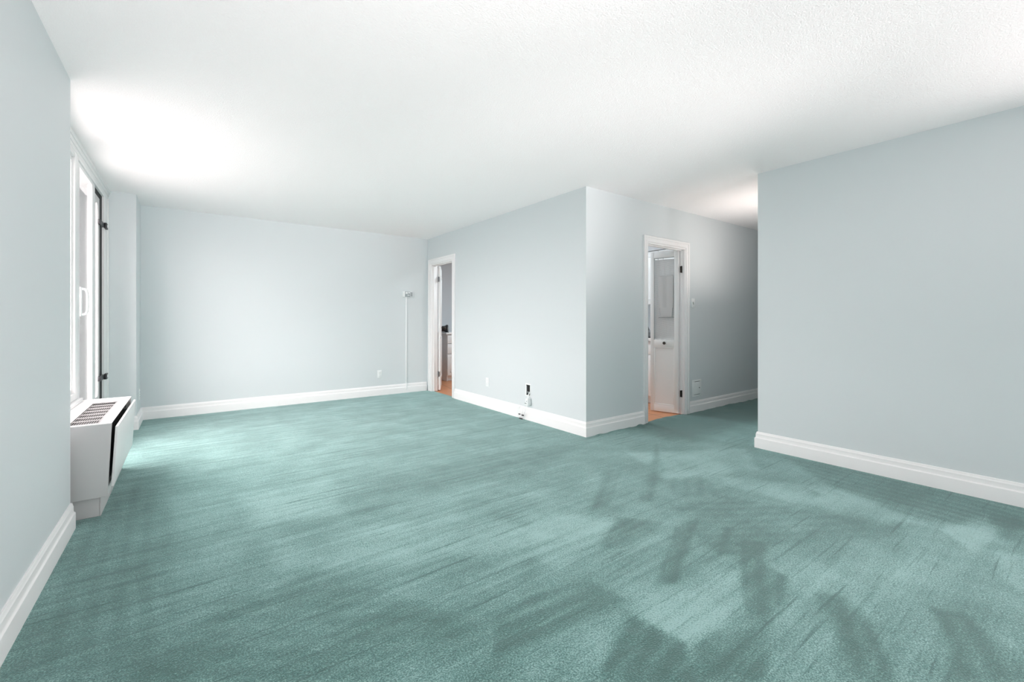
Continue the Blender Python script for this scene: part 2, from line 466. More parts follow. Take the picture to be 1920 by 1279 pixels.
# brushed patches: amount, edge softness (m), outline on the floor (m)
#STROKES_BEGIN
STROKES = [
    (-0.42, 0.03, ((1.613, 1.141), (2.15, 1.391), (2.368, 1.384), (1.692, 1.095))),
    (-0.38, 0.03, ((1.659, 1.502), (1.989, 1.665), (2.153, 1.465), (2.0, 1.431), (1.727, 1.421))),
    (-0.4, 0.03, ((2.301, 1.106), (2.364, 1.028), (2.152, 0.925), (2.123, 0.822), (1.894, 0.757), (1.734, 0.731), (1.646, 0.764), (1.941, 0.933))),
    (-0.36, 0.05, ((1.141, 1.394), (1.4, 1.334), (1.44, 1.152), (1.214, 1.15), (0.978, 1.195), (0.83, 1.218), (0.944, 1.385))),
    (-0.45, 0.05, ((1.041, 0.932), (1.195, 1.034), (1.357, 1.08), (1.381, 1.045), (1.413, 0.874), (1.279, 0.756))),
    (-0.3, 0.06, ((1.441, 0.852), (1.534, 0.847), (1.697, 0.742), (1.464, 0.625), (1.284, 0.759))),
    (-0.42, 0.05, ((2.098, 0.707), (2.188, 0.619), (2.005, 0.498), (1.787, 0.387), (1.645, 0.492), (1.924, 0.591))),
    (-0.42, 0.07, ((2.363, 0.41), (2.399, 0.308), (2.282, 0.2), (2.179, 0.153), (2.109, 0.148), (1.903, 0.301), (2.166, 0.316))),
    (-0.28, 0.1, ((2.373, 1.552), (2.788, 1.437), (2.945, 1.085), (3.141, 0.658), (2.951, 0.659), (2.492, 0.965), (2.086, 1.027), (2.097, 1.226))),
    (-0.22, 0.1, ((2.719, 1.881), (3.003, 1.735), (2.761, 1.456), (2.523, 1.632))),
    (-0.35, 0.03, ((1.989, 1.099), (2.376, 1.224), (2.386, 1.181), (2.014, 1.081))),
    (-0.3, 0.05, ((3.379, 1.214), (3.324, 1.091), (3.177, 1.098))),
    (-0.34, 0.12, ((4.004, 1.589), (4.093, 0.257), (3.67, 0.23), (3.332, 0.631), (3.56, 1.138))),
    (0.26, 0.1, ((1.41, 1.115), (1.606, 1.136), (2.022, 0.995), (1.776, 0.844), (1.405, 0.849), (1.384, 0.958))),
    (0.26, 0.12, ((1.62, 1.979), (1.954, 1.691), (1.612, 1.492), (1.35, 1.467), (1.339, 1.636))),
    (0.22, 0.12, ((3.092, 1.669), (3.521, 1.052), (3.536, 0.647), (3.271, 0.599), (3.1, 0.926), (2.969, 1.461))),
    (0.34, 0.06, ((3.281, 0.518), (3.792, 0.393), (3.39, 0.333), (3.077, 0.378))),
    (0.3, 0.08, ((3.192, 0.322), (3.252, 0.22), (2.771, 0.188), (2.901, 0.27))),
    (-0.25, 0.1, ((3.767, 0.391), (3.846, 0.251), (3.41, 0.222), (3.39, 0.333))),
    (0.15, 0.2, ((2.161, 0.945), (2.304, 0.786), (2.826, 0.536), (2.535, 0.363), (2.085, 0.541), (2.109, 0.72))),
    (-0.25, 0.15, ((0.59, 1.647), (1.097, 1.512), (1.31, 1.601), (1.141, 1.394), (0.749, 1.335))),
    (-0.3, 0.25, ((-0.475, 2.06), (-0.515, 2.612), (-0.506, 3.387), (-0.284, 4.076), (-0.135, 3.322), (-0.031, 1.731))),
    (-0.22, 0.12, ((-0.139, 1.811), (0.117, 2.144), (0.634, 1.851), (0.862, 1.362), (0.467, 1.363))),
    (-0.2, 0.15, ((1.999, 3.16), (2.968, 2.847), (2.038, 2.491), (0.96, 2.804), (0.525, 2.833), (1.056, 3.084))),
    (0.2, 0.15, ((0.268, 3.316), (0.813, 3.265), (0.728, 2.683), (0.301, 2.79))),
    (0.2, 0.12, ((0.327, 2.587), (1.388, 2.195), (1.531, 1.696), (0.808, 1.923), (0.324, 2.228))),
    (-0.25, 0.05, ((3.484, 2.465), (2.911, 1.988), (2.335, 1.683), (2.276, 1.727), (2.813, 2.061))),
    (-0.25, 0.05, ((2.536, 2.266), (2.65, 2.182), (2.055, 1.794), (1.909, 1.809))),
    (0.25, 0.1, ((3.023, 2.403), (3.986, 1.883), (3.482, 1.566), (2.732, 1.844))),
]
#STROKES_END
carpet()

# ------------------------------------------------------------------ baseboards
PROF = [(0, 0), (0, .142), (.006, .142), (.009, .136), (.010, .128), (.013, .124), (.013, .098), (.015, .092), (.020, .088), (.021, .082), (.021, 0)]
def bb(name, path, label):
    b = MB(); b.sweep(path, PROF)
    struct(b, name, 'trim', label, 'baseboard', (path[0][0], path[0][1], 0))
# travel so that the room lies to the left
bb('baseboard_left', [(XL, BACK+.01), (XL, YL+.0)][::-1], 'white stepped baseboard at the foot of the near left wall')
bb('baseboard_back', [(XM-.022, YF), (XP, YF), (XP, YP), (-.66, YP)], 'white stepped baseboard along the far wall, turning round the pilaster')
bb('baseboard_kitchen', [(3.999, YM), (XM, YM), (XM, 5.588)], 'white stepped baseboard round the projecting corner of the kitchen wall')
bb('baseboard_hallway', [(7.9, YM), (4.877, YM)], 'white stepped baseboard leading into the dark hallway')
bb('baseboard_right', [(7.8, YR), (XR, YR), (XR, BACK+.01)][::-1] if False else [(XR, BACK+.01), (XR, YR), (7.8, YR)], 'white stepped baseboard along the right wall')

# ------------------------------------------------------------------ window and balcony door
def window_fixed():
    t = thing('window_1', 'fixed window with white frame above the heating unit', 'window', (XW, 3.92, .555), kind='structure')
    b = MB()
    b.box(-.76, XW-.005, 3.335, 3.40, .60, 2.345, .004).box(-.76, XW-.005, 4.37, 4.49, .56, 2.345, .004)
    b.box(-.76, XW-.005, 3.40, 4.37, .565, .612, .004).box(-.76, XW-.005, 3.40, 4.37, 2.30, 2.345, .004)
    b.box(-.715, -.668, 3.40, 3.425, .612, 2.30).box(-.715, -.668, 4.345, 4.37, .612, 2.30).box(-.715, -.668, 3.425, 4.345, .612, .64).box(-.715, -.668, 3.425, 4.345, 2.275, 2.30)
    b.build('window_frame', 'vinyl', t)
    b = MB(); b.box(-.695, -.689, 3.42, 4.35, .635, 2.28)
    b.build('window_pane', 'glass', t)
    b = MB(); b.box(-.80, XW+.02, 3.345, 4.485, .535, .565, .006)
    b.build('window_sill', 'vinyl', t)
window_fixed()

def fill_window_behind():
    # extra window added out of the frame to light the left wall
    x0, x1, y0, y1, cy = XR+.09, XR+.16, -2.5, 0.0, -1.25
    t = thing('added_fill_window', 'unseen window added in the right wall behind the camera as fill light', 'window', (XR+.12, cy, .55), kind='structure')
    b = MB()
    for a, c in ((y0, y0+.06), (y1-.06, y1), (cy-.04, cy+.04)): b.box(x0, x1, a, c, .55, 2.35, .004)
    b.box(x0, x1, y0+.06, y1-.06, .55, .61).box(x0, x1, y0+.06, y1-.06, 2.29, 2.35)
    b.build('window_frame', 'vinyl', t)
    g = MB(); g.box(XR+.122, XR+.128, y0+.05, y1-.05, .6, 2.3); g.build('window_pane', 'glass', t)
fill_window_behind()

def balcony_door():
    t = thing('door_1', 'white sliding balcony door beyond the heating unit', 'sliding door', (XW, 5.2, 0), kind='structure')
    b = MB()
    b.box(-.76, XW-.004, 5.70, YP, 0, 2.345, .004)          # far jamb
    b.box(-.655, XW+.004, 5.90, YP, 0, 2.345, .003)         # its lip
    b.box(-.76, XW-.004, 4.49, 5.70, 2.318, 2.345, .003)    # head
    b.box(-.78, XW-.004, 4.49, 5.70, 0, .03, .003)          # threshold
    b.box(-.86, -.76, 5.90, YP, 0, 2.345)
    b.build('door_frame', 'vinyl', t)
    # sliding sash in front
    s = MB()
    s.box(-.685, -.655, 4.495, 4.56, .035, 2.315, .004).box(-.685, -.655, 5.10, 5.23, .035, 2.315, .004)
    s.box(-.685, -.655, 4.56, 5.10, .035, .16, .004).box(-.685, -.655, 4.56, 5.10, 2.285, 2.315, .004)
    so = s.build('sliding_sash', 'vinyl', t)
    g = MB(); g.box(-.673, -.667, 4.555, 5.105, .155, 2.29); g.build('glass_pane', 'glass', so)
    h = MB()
    h.tube([(-.655, 4.60, 1.372), (-.630, 4.60, 1.368), (-.618, 4.60, 1.34), (-.616, 4.60, 1.275), (-.618, 4.60, 1.21), (-.630, 4.60, 1.182), (-.655, 4.60, 1.178)], .0085)
    h.box(-.658, -.650, 4.582, 4.618, 1.165, 1.385, .003)
    h.build('door_handle', 'plate', so)
    # second sash, behind
    s = MB()
    s.box(-.700, -.668, 5.232, 5.262, .035, 2.27, .003).box(-.700, -.668, 5.50, 5.585, .035, 2.27, .003)
    s.box(-.700, -.668, 5.262, 5.50, .035, .44, .003).box(-.700, -.668, 5.262, 5.50, 2.20, 2.27, .003)
    s.box(-.682, -.664, 5.30, 5.325, .44, 2.20).box(-.682, -.664, 5.42, 5.445, .44, 2.20)
    so = s.build('screen_sash', 'metal_grey', t)
    g = MB(); g.box(-.689, -.683, 5.258, 5.505, .43, 2.205); g.build('glass_pane', 'glass', so)
    d = MB(); d.box(-.70, -.666, 5.588, 5.70, .03, 2.318).box(-.70, -.668, 5.235, 5.588, 2.272, 2.318)
    d.build('weather_strip', 'black', t)
    for z in (2.045, .592):
        c = MB(); c.box(-.672, -.650, 5.50, 5.72, z-.022, z+.022, .003).box(-.652, -.632, 5.70, 5.80, z-.027, z+.027, .003)
        co = c.build('latch', 'dark', t)
        c = MB(); c.box(-.634, -.6285, 5.735, 5.765, z-.012, z+.014, .001); c.build('catch', 'plate', co)
balcony_door()

b = MB()
b.box(-.80, XW+.010, YL, YP, 2.405, H, .004).box(-.80, XW+.002, YL, YP, 2.375, 2.407, .003).box(-.80, XW-.004, YL, YP, 2.345, 2.377, .003)
struct(b, 'trim_1', 'vinyl', 'white stepped head trim above the window and balcony door', 'trim', (XW, 4.6, 2.345))
b = MB(); b.box(-.92, -.762, 5.86, 5.899, -.06, H).box(-.92, -.861, 5.899, 6.3, -.06, H)
struct(b, 'wall_outside', 'outside', 'outer face of the pilaster beyond the balcony door', 'wall', (-.87, 6.1, 0), False)

# ------------------------------------------------------------------ heating unit
def heater():
    t = thing('heating_unit', 'white convector heating unit with a top grille under the window on the left', 'heater', (-.5, 3.96, 0))
    y0, y1, zt = 3.41, 4.505, .542
    b = MB()
    xb, xf, xfb = -.640, -.357, -.375        # back, front at top, front at bottom
    # end cheeks
    for a, c in ((y0, y0+.022), (y1-.022, y1)):
        b.hexa([(xb, a, .122), (xfb, a, .122), (xfb, c, .122), (xb, c, .122), (xb, a, zt-.004), (xf, a, zt-.004), (xf, c, zt-.004), (xb, c, zt-.004)], .0015)
    b.box(xb, xfb-.001, y0+.021, y1-.021, .123, .14)      # underside
    b.box(xfb-.02, xfb+.002, y0+.02, y1-.02, .122, .175, .001)
    b.build('body', 'metal_grey', t)
    # top with the grille opening
    gx0, gx1, gy0, gy1 = -.548, -.412, y0+.03, 4.275
    b = MB()
    b.box(xb, gx0, y0, y1, zt-.006, zt, .0015).box(gx1, xf, y0, y1, zt-.006, zt, .0015)
    b.box(gx0, gx1, y0, gy0, zt-.006, zt, .001).box(gx0, gx1, gy1, y1, zt-.006, zt, .001)
    b.build('top_plate', 'metal_white', t)
    b = MB()
    e = .005
    b.box(gx0, gx0+e, gy0, gy1, zt-.004, zt+.002).box(gx1-e, gx1, gy0, gy1, zt-.004, zt+.002).box(gx0+e, gx1-e, gy0, gy0+e, zt-.004, zt+.002).box(gx0+e, gx1-e, gy1-e, gy1, zt-.004, zt+.002)
    n = 7
    for k in range(1, n):
        y = gy0+(gy1-gy0)*k/n
        b.box(gx0+e, gx1-e, y-.012, y+.012, zt-.002, zt-.0008)
    for k in range(1, 13):
        x = gx0+(gx1-gx0)*k/13
        b.box(x-.0010, x+.0010, gy0+e, gy1-e, zt-.0026, zt-.0018)
    b.build('grille', 'grille', t, smooth=False)
    # dark inside
    b = MB(); b.box(xb+.01, xfb-.012, y0+.023, y1-.023, .141, zt-.02)
    b.build('coil', 'black', t)
    # loose front cover, standing off the body, leaning out at the top
    b = MB(); yc0, yc1 = y0+.012, y1-.02
    b.hexa([(-.361, yc0, .172), (-.349, yc0, .172), (-.349, yc1, .172), (-.361, yc1, .172), (-.342, yc0, .517), (-.330, yc0, .517), (-.330, yc1, .517), (-.342, yc1, .517)], .0015)
    b.build('front_cover', 'metal_white', t)
    b = MB()
    b.box(-.39, -.34, y1-.24, y1-.19, .47, .485, .002)
    b.build('bracket', 'steel', t)
    b = MB(); b.box(-.37, -.355, y1-.25, y1-.18, .44, .475, .002)
    b.build('bracket', 'steel', t)
    b = MB(); b.box(-.64, -.412, y0+.05, y1-.03, 0, .124, .002).box(-.416, -.408, y0+.05, y1-.03, 0, .121, .001)
    b.build('plinth', 'metal_grey', t)
heater()

# ------------------------------------------------------------------ doorways: casing, jamb, leaf, hinges
def doorway(name, label, loc, rz, W, HT, cw):
    """local frame: opening centred on x, wall face at y=0 (room on -y), wall runs to y=.1"""
    t = thing(name, label, 'doorway', loc, rz, kind='structure')
    h = W/2
    b = MB()
    for s in (-1, 1):
        xa, xb = sorted((s*h, s*(h+cw)))
        b.box(xa, xb, -.012, .0005, 0, HT+.0, .002)
        xo = sorted((s*(h+cw-.024), s*(h+cw)))
        b.box(xo[0], xo[1], -.021, -.010, 0, HT+cw, .004)
        xi = sorted((s*(h+.004), s*(h+.022)))
        b.box(xi[0], xi[1], -.016, -.010, 0, HT+.012, .003)
    b.box(-h-cw, h+cw, -.012, .0005, HT, HT+cw, .002)
    b.box(-h-cw+.02, h+cw-.02, -.021, -.010, HT+cw-.024, HT+cw, .004)
    b.box(-h-.01, h+.01, -.016, -.010, HT+.004, HT+.022, .003)
    b.build('casing', 'trim', t, local=True)
    b = MB()
    j = .018
    b.box(-h, -h+j, -.004, .104, 0, HT, .001).box(h-j, h, -.004, .104, 0, HT, .001).box(-h+j, h-j, -.004, .104, HT-j, HT, .001)
    b.box(-h+j, -h+j+.01, .03, .045, 0, HT-j, .001).box(h-j-.01, h-j, .03, .045, 0, HT-j, .001).box(-h+j, h-j, .03, .045, HT-j-.01, HT-j, .001)
    b.build('jamb', 'trim', t, local=True)
    return t
def hinge(t, p, zc, mat, h=.078):
    b = MB(); b.cyl((p[0], p[1], zc-h/2), (p[0], p[1], zc+h/2), .0075, n=12)
    for k in (-.5, 0, .5): b.cyl((p[0], p[1], zc+k*h-.002), (p[0], p[1], zc+k*h+.002), .0095, n=12)
    b.box(p[0]-.022, p[0]+.024, p[1]+.004, p[1]+.008, zc-h/2, zc+h/2, .001)
    return b.build('hinge', mat, t, local=True)

# doorway near the far corner, in the wall x = XM (rotated so that -y local faces -x)
d2 = doorway('door_2', 'narrow white doorway beside the far corner, door swung open into the kitchen', (XM, 6.016, 0), R(-90), .70, 2.02, .078)
# local x of this doorway = -world y ; local y = world x
def d2_leaf():
    hx, hy = -.327, .112
    ang = R(29)                      # leaf swings past square to the wall
    b = MB()
    c, s = math.cos(ang), math.sin(ang)
    def P(a, o, z): # along leaf, across its thickness; leaf runs to local -x,+y
        dx, dy = -c, s
        return (hx+dx*a+dy*o, hy+dy*a-dx*o, z)
    def slab(a0, a1, o0, o1, z0, z1, bv=.002):
        b.hexa([P(a0,o0,z0), P(a1,o0,z0), P(a1,o1,z0), P(a0,o1,z0), P(a0,o0,z1), P(a1,o0,z1), P(a1,o1,z1), P(a0,o1,z1)], bv)
    slab(0, .62, 0, .035, .012, 2.0)
    for z0, z1 in ((.18, .86), (1.02, 1.86)):
        for a0, a1, q0, q1 in ((.10,.52,z0,z0+.03), (.10,.52,z1-.03,z1), (.10,.13,z0,z1), (.49,.52,z0,z1)):
            slab(a0, a1, .035, .042, q0, q1, .001)
    leaf = b.build('door_leaf', 'door', d2, local=True)
    b = MB(); p = Vector(P(.56, .035, 1.0)); q = Vector(P(.56, .085, 1.0))
    b.cyl(p, q, .011, n=14); b.ball(q, .027)
    b.build('door_knob', 'brass_dark', leaf, local=True)
    for z in (1.79, .27): hinge(d2, (-.323, .108), z, 'steel')
d2_leaf()

d3 = doorway('door_3', 'white kitchen doorway beside the hallway with a half-glazed door leaf ajar', (4.438, YM, 0), 0, .744, 2.0, .068)
def d3_leaf():
    # leaf local to doorway: hinged at the right jamb, standing open into the kitchen
    hx, hy = .344, .062
    d = Vector((4.695-(4.438+hx), 3.39-(YM+hy))); L = d.length; d.normalize(); n = Vector((-d.y, d.x))  # n points left (towards viewer side)
    if n.x > 0: n = -n
    def P(a, o, z): return (hx+d.x*a+n.x*o, hy+d.y*a+n.y*o, z)
    b = MB()
    def slab(bb_, a0, a1, o0, o1, z0, z1, bv=.002):
        bb_.hexa([P(a0,o0,z0), P(a1,o0,z0), P(a1,o1,z0), P(a0,o1,z0), P(a0,o0,z1), P(a1,o0,z1), P(a1,o1,z1), P(a0,o1,z1)], bv)
    Z0, Z1, GZ0, GZ1 = .006, 1.985, .892, 1.905
    st = .05
    slab(b, 0, st, 0, .032, Z0, Z1); slab(b, L-st+.004, L, 0, .032, Z0, Z1)
    slab(b, st, L-st+.004, 0, .032, GZ1, Z1); slab(b, st, L-st+.004, 0, .032, .805, GZ0)
    slab(b, st, L-st+.004, 0, .032, Z0, .085)
    slab(b, st, L-st+.004, .008, .024, .085, .805, 0)
    # raised mould round the lower panel
    for a0, a1, z0, z1 in ((st, L-st+.004, .085, .10), (st, L-st+.004, .79, .805), (st, st+.014, .1, .79), (L-st-.01, L-st+.004, .1, .79)):
        slab(b, a0, a1, .022, .030, z0, z1, .002)
    leaf = b.build('door_leaf', 'door', d3, local=True)
    g = MB(); slab(g, st-.004, L-st+.008, .012, .016, GZ0-.004, GZ1+.004, 0); g.build('glass_pane', 'glass_grey', leaf, local=True)
    f = MB()
    for a0, a1, z0, z1 in ((st, st+.004, 1.165, GZ1), (L-st, L-st+.004, GZ0, GZ1), (st, L-st, GZ1-.006, GZ1), (st+.0, L-st-.05, 1.165, 1.171)):
        slab(f, a0, a1, .017, .022, z0, z1, 0)
    f.build('glazing_bead', 'plate_grey', leaf, local=True)
    c = MB(); k = 14
    rows = []
    for i in range(k+1):
        a = st+(L-2*st)*i/k; o = .004+.003*math.sin(i*1.9)
        rows.append([c.bm.verts.new(P(a, o, z)) for z in (GZ0+.01-.012*abs(math.sin(i*.9)), 1.2, 1.55, GZ1-.02)])
    for i in range(k):
        for j in range(3): c.bm.faces.new((rows[i][j], rows[i+1][j], rows[i+1][j+1], rows[i][j+1]))
    c.build('lace_curtain', 'lace', leaf, local=True)
    kn = MB(); p = Vector(P(.165, .030, .853)); q = Vector(P(.165, .050, .853))
    kn.lathe([(.010, 0), (.010, .008), (.008, .012), (.017, .018), (.019, .026), (.014, .033), (.004, .035)], p, (q-p).normalized(), 20)
    kn.build('door_knob', 'brass_dark', leaf, local=True)
    for z in (1.747, .246): hinge(d3, (.350, .034), z, 'brass_dark')
    # grey cloth hung over the glazing, a separate thing
    w = MB()
    rows = []
    for i in range(9):
        a = .064+(.248-.064)*i/8; wv = .003*math.sin(i*1.3)
        rows.append([P(a, .024+wv+.002*math.sin(z*9), z) for z in (1.285, 1.40, 1.52, 1.675)])
    th = .004*n
    fr = [[w.bm.verts.new(p) for p in r] for r in rows]; bk = [[w.bm.verts.new((p[0]-n.x*.004, p[1]-n.y*.004, p[2])) for p in r] for r in rows]
    for i in range(8):
        for j in range(3):
            w.bm.faces.new((fr[i][j], fr[i+1][j], fr[i+1][j+1], fr[i][j+1])); w.bm.faces.new((bk[i][j], bk[i][j+1], bk[i+1][j+1], bk[i+1][j]))
    for i in range(8):
        w.bm.faces.new((fr[i][0], bk[i][0], bk[i+1][0], fr[i+1][0])); w.bm.faces.new((fr[i][3], fr[i+1][3], bk[i+1][3], bk[i][3]))
    for i in (0, 8):
        for j in range(3): w.bm.faces.new((fr[i][j], fr[i][j+1], bk[i][j+1], bk[i][j]))
    # its tapered tail
    w.hexa([P(.085,.021,1.175), P(.215,.021,1.175), P(.215,.025,1.175), P(.085,.025,1.175), P(.075,.021,1.29), P(.225,.021,1.29), P(.225,.025,1.29), P(.075,.025,1.29)])
    loc = Vector((4.438, YM, 0))
    bmesh.ops.transform(w.bm, matrix=Matrix.Translation(loc), verts=w.bm.verts)
    pp = P(.155, .022, 1.675)
    o = w.build('hanging_cloth', 'towel', origin=(pp[0]+loc.x, pp[1]+loc.y, 1.675))
    tag(o, 'grey cloth hanging over the glazed panel of the kitchen door', 'cloth')
d3_leaf()

# ------------------------------------------------------------------ wall fittings
def outlet(loc, rz, label, w=.07, h=.115, kind='duplex', group=None):
    t = thing('wall_outlet', label, 'outlet', loc, rz, group)
    b = MB(); b.box(-w/2, w/2, -.006, .001, -h/2, h/2, .0025); b.build('cover_plate', 'plate', t, local=True)
    for s in (-1, 1):
        b = MB(); b.box(-.017, .017, -.0085, -.005, s*.0255-.0145, s*.0255+.0145, .003)
        r = b.build('receptacle', 'plate', t, local=True)
        b = MB(); zc = s*.0255
        b.box(-.0085, -.0065, -.0095, -.008, zc-.003, zc+.006).box(.0065, .0085, -.0095, -.008, zc-.003, zc+.006).cyl((0,-.0095,zc-.008), (0,-.008,zc-.008), .0022, n=10)
        b.build('slot', 'plate_grey', r, local=True)
    b = MB(); b.cyl((0,-.0075,0), (0,-.005,0), .003, n=10); b.build('screw', 'steel', t, local=True)
    return t
outlet((2.32, YF, .32), 0, 'white outlet on the far wall, left of the thermostat cable')
outlet((XM, 4.737, .333), R(-90), 'white outlet on the middle wall, nearer the far doorway', h=.112)
outlet((XP, 6.28, .322), R(90), 'white outlet on the side of the pilaster above the baseboard', h=.12)

# open black wall box with an adapter and white cable on the middle wall
t = thing('wall_socket', 'small open black socket box above a tangle of white cable on the middle wall', 'socket', (XM, 3.893, .339), R(-90))
b = MB(); b.box(-.050, .050, -.004, .001, -.072, -.058, .001).box(-.050, .050, -.004, .001, .058, .072, .001).box(-.050, -.034, -.004, .001, -.058, .058, .001).box(.034, .050, -.004, .001, -.058, .058, .001)
b.build('cover_frame', 'plate', t, local=True)
b = MB(); b.box(-.034, .034, -.0025, .001, -.058, .058); b.build('recess', 'black', t, local=True)
b = MB(); b.box(-.032, -.022, -.005, -.001, -.05, .05, .001).box(-.014, .004, -.006, -.001, -.03, -.018, .001); b.build('terminal', 'plate_grey', t, local=True)

t = thing('cable_adapter', 'white adapter block hanging under the black socket box', 'adapter', (XM, 3.868, .205), R(-90))
b = MB()
b.hexa([(-.030,-.05,-.035), (.035,-.06,-.03), (.035,-.004,-.03), (-.030,-.004,-.035), (-.024,-.045,.04), (.030,-.055,.05), (.030,-.003,.05), (-.024,-.003,.04)], .004)
b.build('adapter_body', 'plate', t, local=True)
b = MB(); b.box(-.020, .008, -.062, -.048, -.012, -.004, .001).box(.012, .018, -.062, -.053, .012, .022, .001); b.build('label_slot', 'plate_grey', t, local=True)
b = MB(); b.tube([(0,-.02,.045), (.004,-.022,.075), (.002,-.012,.10), (0,-.004,.115)], .006); b.build('lead', 'plate', t, local=True)

t = thing('loose_cable', 'thin white loose cable looping down to the baseboard below the adapter', 'cable', (XM, 3.95, .0), R(-90))
b = MB()
b.tube([(.075,-.03,.175), (.062,-.033,.145), (.055,-.045,.10), (.03,-.05,.06), (-.01,-.048,.035), (-.05,-.05,.05), (-.065,-.042,.10), (-.04,-.04,.145), (0,-.04,.135), (.012,-.045,.09), (-.01,-.05,.055)], .0035)
b.tube([(-.085,-.035,.15), (-.095,-.04,.10), (-.085,-.05,.05), (-.05,-.055,.018), (0,-.055,.012)], .0035)
b.build('cord', 'plate', t, local=True)
for q in ((-.055, -.03, -.058, -.045, .050, .060), (.005, .035, -.06, -.046, .046, .058), (-.04, .015, -.064, -.05, .006, .017)):
    b = MB(); b.box(*q, .002); b.build('connector', 'dark', t, local=True)

# thermostat on the far wall, with its cable cover
t = thing('thermostat', 'small grey and white thermostat on the far wall near its right corner', 'thermostat', (2.762, YF, 1.54))
b = MB(); b.box(-.076, .076, -.028, .001, -.043, .043, .004); b.build('housing', 'plate', t, local=True)
b = MB(); b.box(-.048, .040, -.034, -.026, -.041, .041, .002); fo = b.build('front_panel', 'plate_grey', t, local=True)
b = MB(); b.box(-.040, -.006, -.0355, -.033, .004, .032, .001).box(.004, .030, -.0355, -.033, .012, .034, .001).box(-.012, .026, -.0355, -.033, -.020, -.010, .001)
b.build('display', 'plate', fo, local=True)
b = MB(); b.box(.046, .076, -.029, -.022, -.036, .036, .002); b.build('side_vent', 'plate_grey', t, local=True)
b = MB(); b.box(2.737, 2.753, YF-.012, YF+.001, .142, 1.497, .002); b.box(2.739, 2.751, YF-.028, YF-.012, .05, .145, .002)
tag(b.build('cable_cover', 'plate', origin=(2.745, YF, .05)), 'thin white vertical cable cover running down from the thermostat to the baseboard', 'cable cover')

# light switch and access panel right of the kitchen doorway
t = thing('light_switch', 'white light switch on the wall right of the kitchen doorway', 'switch', (4.975, YM, 1.343))
b = MB(); b.box(-.036, .036, -.006, .001, -.058, .058, .0025); b.build('cover_plate', 'plate', t, local=True)
b = MB(); b.box(-.006, .006, -.008, -.005, -.013, .013, .001); b.build('slot', 'dark', t, local=True)
b = MB(); b.hexa([(-.0035,-.016,.002), (.0035,-.016,.002), (.0035,-.006,-.006), (-.0035,-.006,-.006), (-.0035,-.017,.008), (.0035,-.017,.008), (.0035,-.006,.006), (-.0035,-.006,.006)]); b.build('toggle', 'plate', t, local=True)

t = thing('access_panel', 'white square access panel above the baseboard right of the kitchen doorway', 'panel', (5.055, YM, .296))
b = MB()
b.box(-.10, .10, -.005, .001, .082, .102, .0015).box(-.10, .10, -.005, .001, -.102, -.082, .0015).box(-.10, -.082, -.005, .001, -.082, .082, .0015).box(.082, .10, -.005, .001, -.082, .082, .0015)
b.build('panel_frame', 'plate', t, local=True)
b = MB(); b.box(-.080, .080, -.0065, .001, -.078, .078, .001); door = b.build('panel_door', 'plate', t, local=True)
b = MB(); b.cyl((.055,-.0085,.0), (.055,-.005,.0), .0065, n=14); b.build('lock', 'dark', door, local=True)
for q in ((-.045, .06, -.0075, -.004, .0775, .0815), (-.06, .06, -.0075, -.004, -.0815, -.0775)):
    b = MB(); b.box(*q); b.build('vent_slot', 'dark', t, local=True)

# ------------------------------------------------------------------ kitchen, seen through the doorways
def far_cabinet():
    x0, y0, y1 = 3.85, 7.23, 7.84
    t = thing('drawer_cabinet', 'white drawer cabinet seen through the far doorway', 'cabinet', (4.35, 7.5, 0))
    b = MB(); b.box(x0, x0+.018, y0-.0, y1, .0, .868, .001).box(x0+.018, 4.9, y0+.02, y1, .10, .868).box(x0+.018, 4.9, y0+.06, y1, 0, .10)
    b.build('carcass', 'cabinet', t)
    for z0, z1 in ((.70, .855), (.508, .692)):
        b = MB(); b.box(x0+.004, 4.45, y0-.018, y0+.0, z0, z1, .003); dr = b.build('drawer', 'cabinet', t)
    b = MB(); b.box(x0+.004, 4.45, y0-.018, y0, .105, .500, .003)
    b.box(x0+.06, x0+.075, y0-.023, y0-.016, .16, .45, .002).box(4.38, 4.395, y0-.023, y0-.016, .16, .45, .002).box(x0+.06, 4.39, y0-.023, y0-.016, .435, .45, .002).box(x0+.06, 4.39, y0-.023, y0-.016, .16, .175, .002)
    b.build('cabinet_door', 'cabinet', t)
    b = MB(); b.box(x0-.03, 5.0, y0-.035, y1, .868, .902, .003)
    tag(b.build('countertop', 'counter', origin=(4.4, 7.5, .868)), 'white countertop on the drawer cabinet behind the far doorway', 'countertop')
    t = thing('kitchen_gadget', 'small black barrel-shaped gadget with a wider rim on the far countertop', 'gadget', (3.90, 7.36, .902))
    ax = Vector((.78, -.62, 0)).normalized()
    c = Vector((3.815, 7.39, .972))
    b = MB(); b.lathe([(.040, 0), (.052, .004), (.054, .06), (.060, .07), (.060, .09)], c, ax, 28); b.build('barrel', 'dark', t)
    b = MB(); b.lathe([(.060, .088), (.0705, .092), (.0705, .125), (.066, .13), (.045, .132)], c+Vector((0,0,.0)), ax, 28)
    for k in range(14):
        a = 2*math.pi*k/14; q = Vector((0,0,1)).rotation_difference(ax)
        p = c + q @ Vector((.0705*math.cos(a), .0705*math.sin(a), .094)); p2 = c + q @ Vector((.0705*math.cos(a), .0705*math.sin(a), .124))
        if p.z > .915: b.cyl(p, p2, .005, n=8)
    b.build('rim', 'dark', t)
    b = MB(); b.lathe([(.042, .128), (.040, .140), (.010, .144)], c, ax, 24); b.build('dial', 'plate_grey', t)
    b = MB(); b.box(3.83, 3.93, 7.30, 7.40, .9015, .912, .003); b.build('foot', 'dark', t)
far_cabinet()

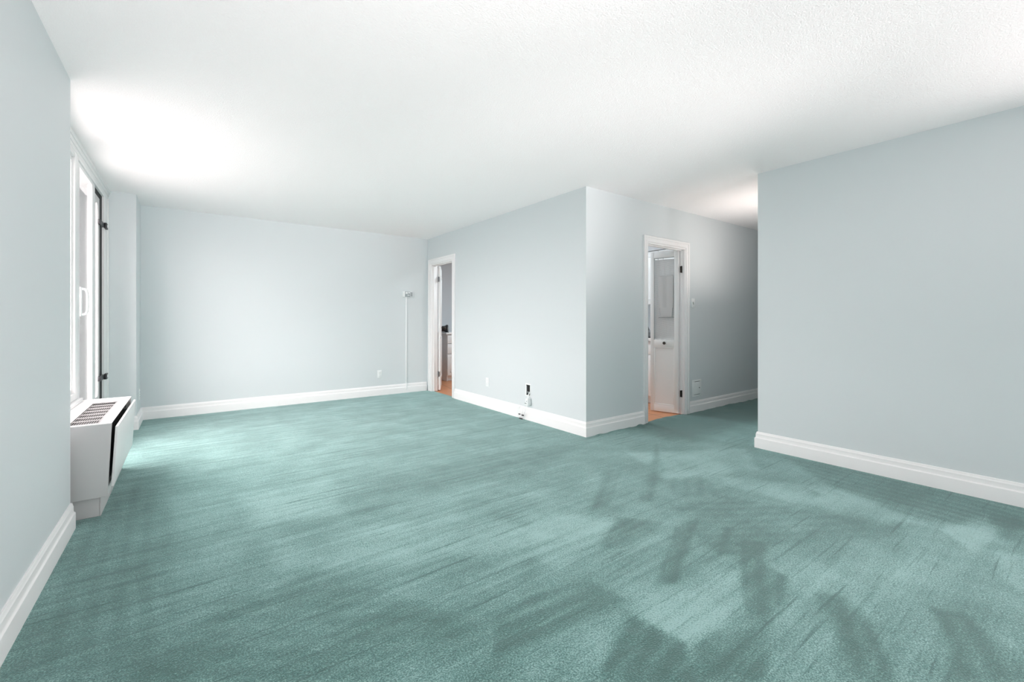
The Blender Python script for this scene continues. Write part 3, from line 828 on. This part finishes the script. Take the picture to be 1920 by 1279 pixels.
def sink_run():
    xf, y0, y1 = 5.02, 3.20, 6.0
    t = thing('sink_cabinet', 'white base cabinet inside the kitchen, left of the open door leaf', 'cabinet', (5.3, 4.4, 0))
    b = MB(); b.box(xf+.02, 5.645, y0, y1, .10, .855).box(xf+.07, 5.645, y0, y1, 0, .10); b.build('carcass', 'cabinet', t)
    for k in range(4):
        a = y0+.02+k*.5
        b = MB(); b.box(xf, xf+.02, a, a+.48, .105, .66, .003)
        b.box(xf-.006, xf+.002, a+.05, a+.43, .58, .60, .002).box(xf-.006, xf+.002, a+.05, a+.43, .16, .18, .002).box(xf-.006, xf+.002, a+.05, a+.07, .18, .58, .002).box(xf-.006, xf+.002, a+.41, a+.43, .18, .58, .002)
        b.build('cabinet_door', 'cabinet', t)
        b = MB(); b.box(xf, xf+.02, a, a+.48, .675, .84, .003); b.build('drawer', 'cabinet', t)
    b = MB(); b.box(xf-.03, 5.645, y0, y1, .855, .892, .004)
    tag(b.build('countertop', 'counter', origin=(5.3, 4.4, .855)), 'white countertop with a tap, inside the kitchen behind the hallway doorway', 'countertop')
    # dish rack
    t = thing('dish_rack', 'grey dish rack on a black tray on the kitchen countertop', 'dish rack', (5.19, 3.80, .892))
    b = MB(); b.box(5.05, 5.33, 3.62, 4.0, .8915, .905, .004); b.build('tray', 'black', t)
    b = MB()
    for z in (.915, .95, .985):
        b.box(5.06, 5.32, 3.63, 3.636, z-.003, z+.003).box(5.06, 5.32, 3.984, 3.99, z-.003, z+.003).box(5.06, 5.066, 3.63, 3.99, z-.003, z+.003).box(5.314, 5.32, 3.63, 3.99, z-.003, z+.003)
    for k in range(13):
        y = 3.633+k*.0297; b.box(5.06, 5.066, y-.002, y+.002, .904, .985).box(5.314, 5.32, y-.002, y+.002, .904, .985)
    b.build('basket', 'steel', t)
    b = MB(); b.box(5.075, 5.305, 3.645, 3.975, .905, .975, .01); b.build('basin', 'plate_grey', t)
    # tap
    t = thing('kitchen_tap', 'dark chrome kitchen tap with a slanting spout above the countertop', 'tap', (5.50, 4.10, .892))
    b = MB(); b.cyl((5.50,4.10,.892), (5.50,4.10,.93), .022); b.build('tap_base', 'steel', t)
    b = MB(); b.tube([(5.50,4.10,.92), (5.50,4.10,1.04), (5.49,4.07,1.085), (5.45,4.03,1.085), (5.35,3.93,1.04), (5.27,3.85,.995)], .013); b.build('spout', 'steel', t)
    b = MB(); b.cyl((5.50,4.10,1.0), (5.52,4.17,1.03), .008); b.build('lever', 'steel', t)
    # wall cabinet
    t = thing('wall_cabinet', 'white wall cabinet high inside the kitchen, left of the open door leaf', 'wall cabinet', (5.48, 4.2, 1.36))
    b = MB(); b.box(5.32, 5.648, 3.15, 5.4, 1.36, 2.119, .001); b.build('carcass', 'cabinet', t)
    for k in range(4):
        a = 3.16+k*.56
        b = MB(); b.box(5.30, 5.32, a, a+.55, 1.365, 2.11, .003)
        b.box(5.293, 5.302, a+.06, a+.49, 2.03, 2.05, .003).box(5.293, 5.302, a+.06, a+.49, 1.425, 1.445, .003).box(5.293, 5.302, a+.06, a+.08, 1.445, 2.03, .003).box(5.293, 5.302, a+.47, a+.49, 1.445, 2.03, .003)
        dd = b.build('cabinet_door', 'cabinet', t)
        b = MB(); b.cyl((5.30, a+.51, 1.42), (5.28, a+.51, 1.42), .006, n=10).ball((5.277, a+.51, 1.42), .012); b.build('knob', 'brass_dark', dd)
    b = MB(); b.box(5.30, 5.33, 3.16, 3.78, 1.31, 1.36, .004); b.build('light_valance', 'cabinet', t)
sink_run()
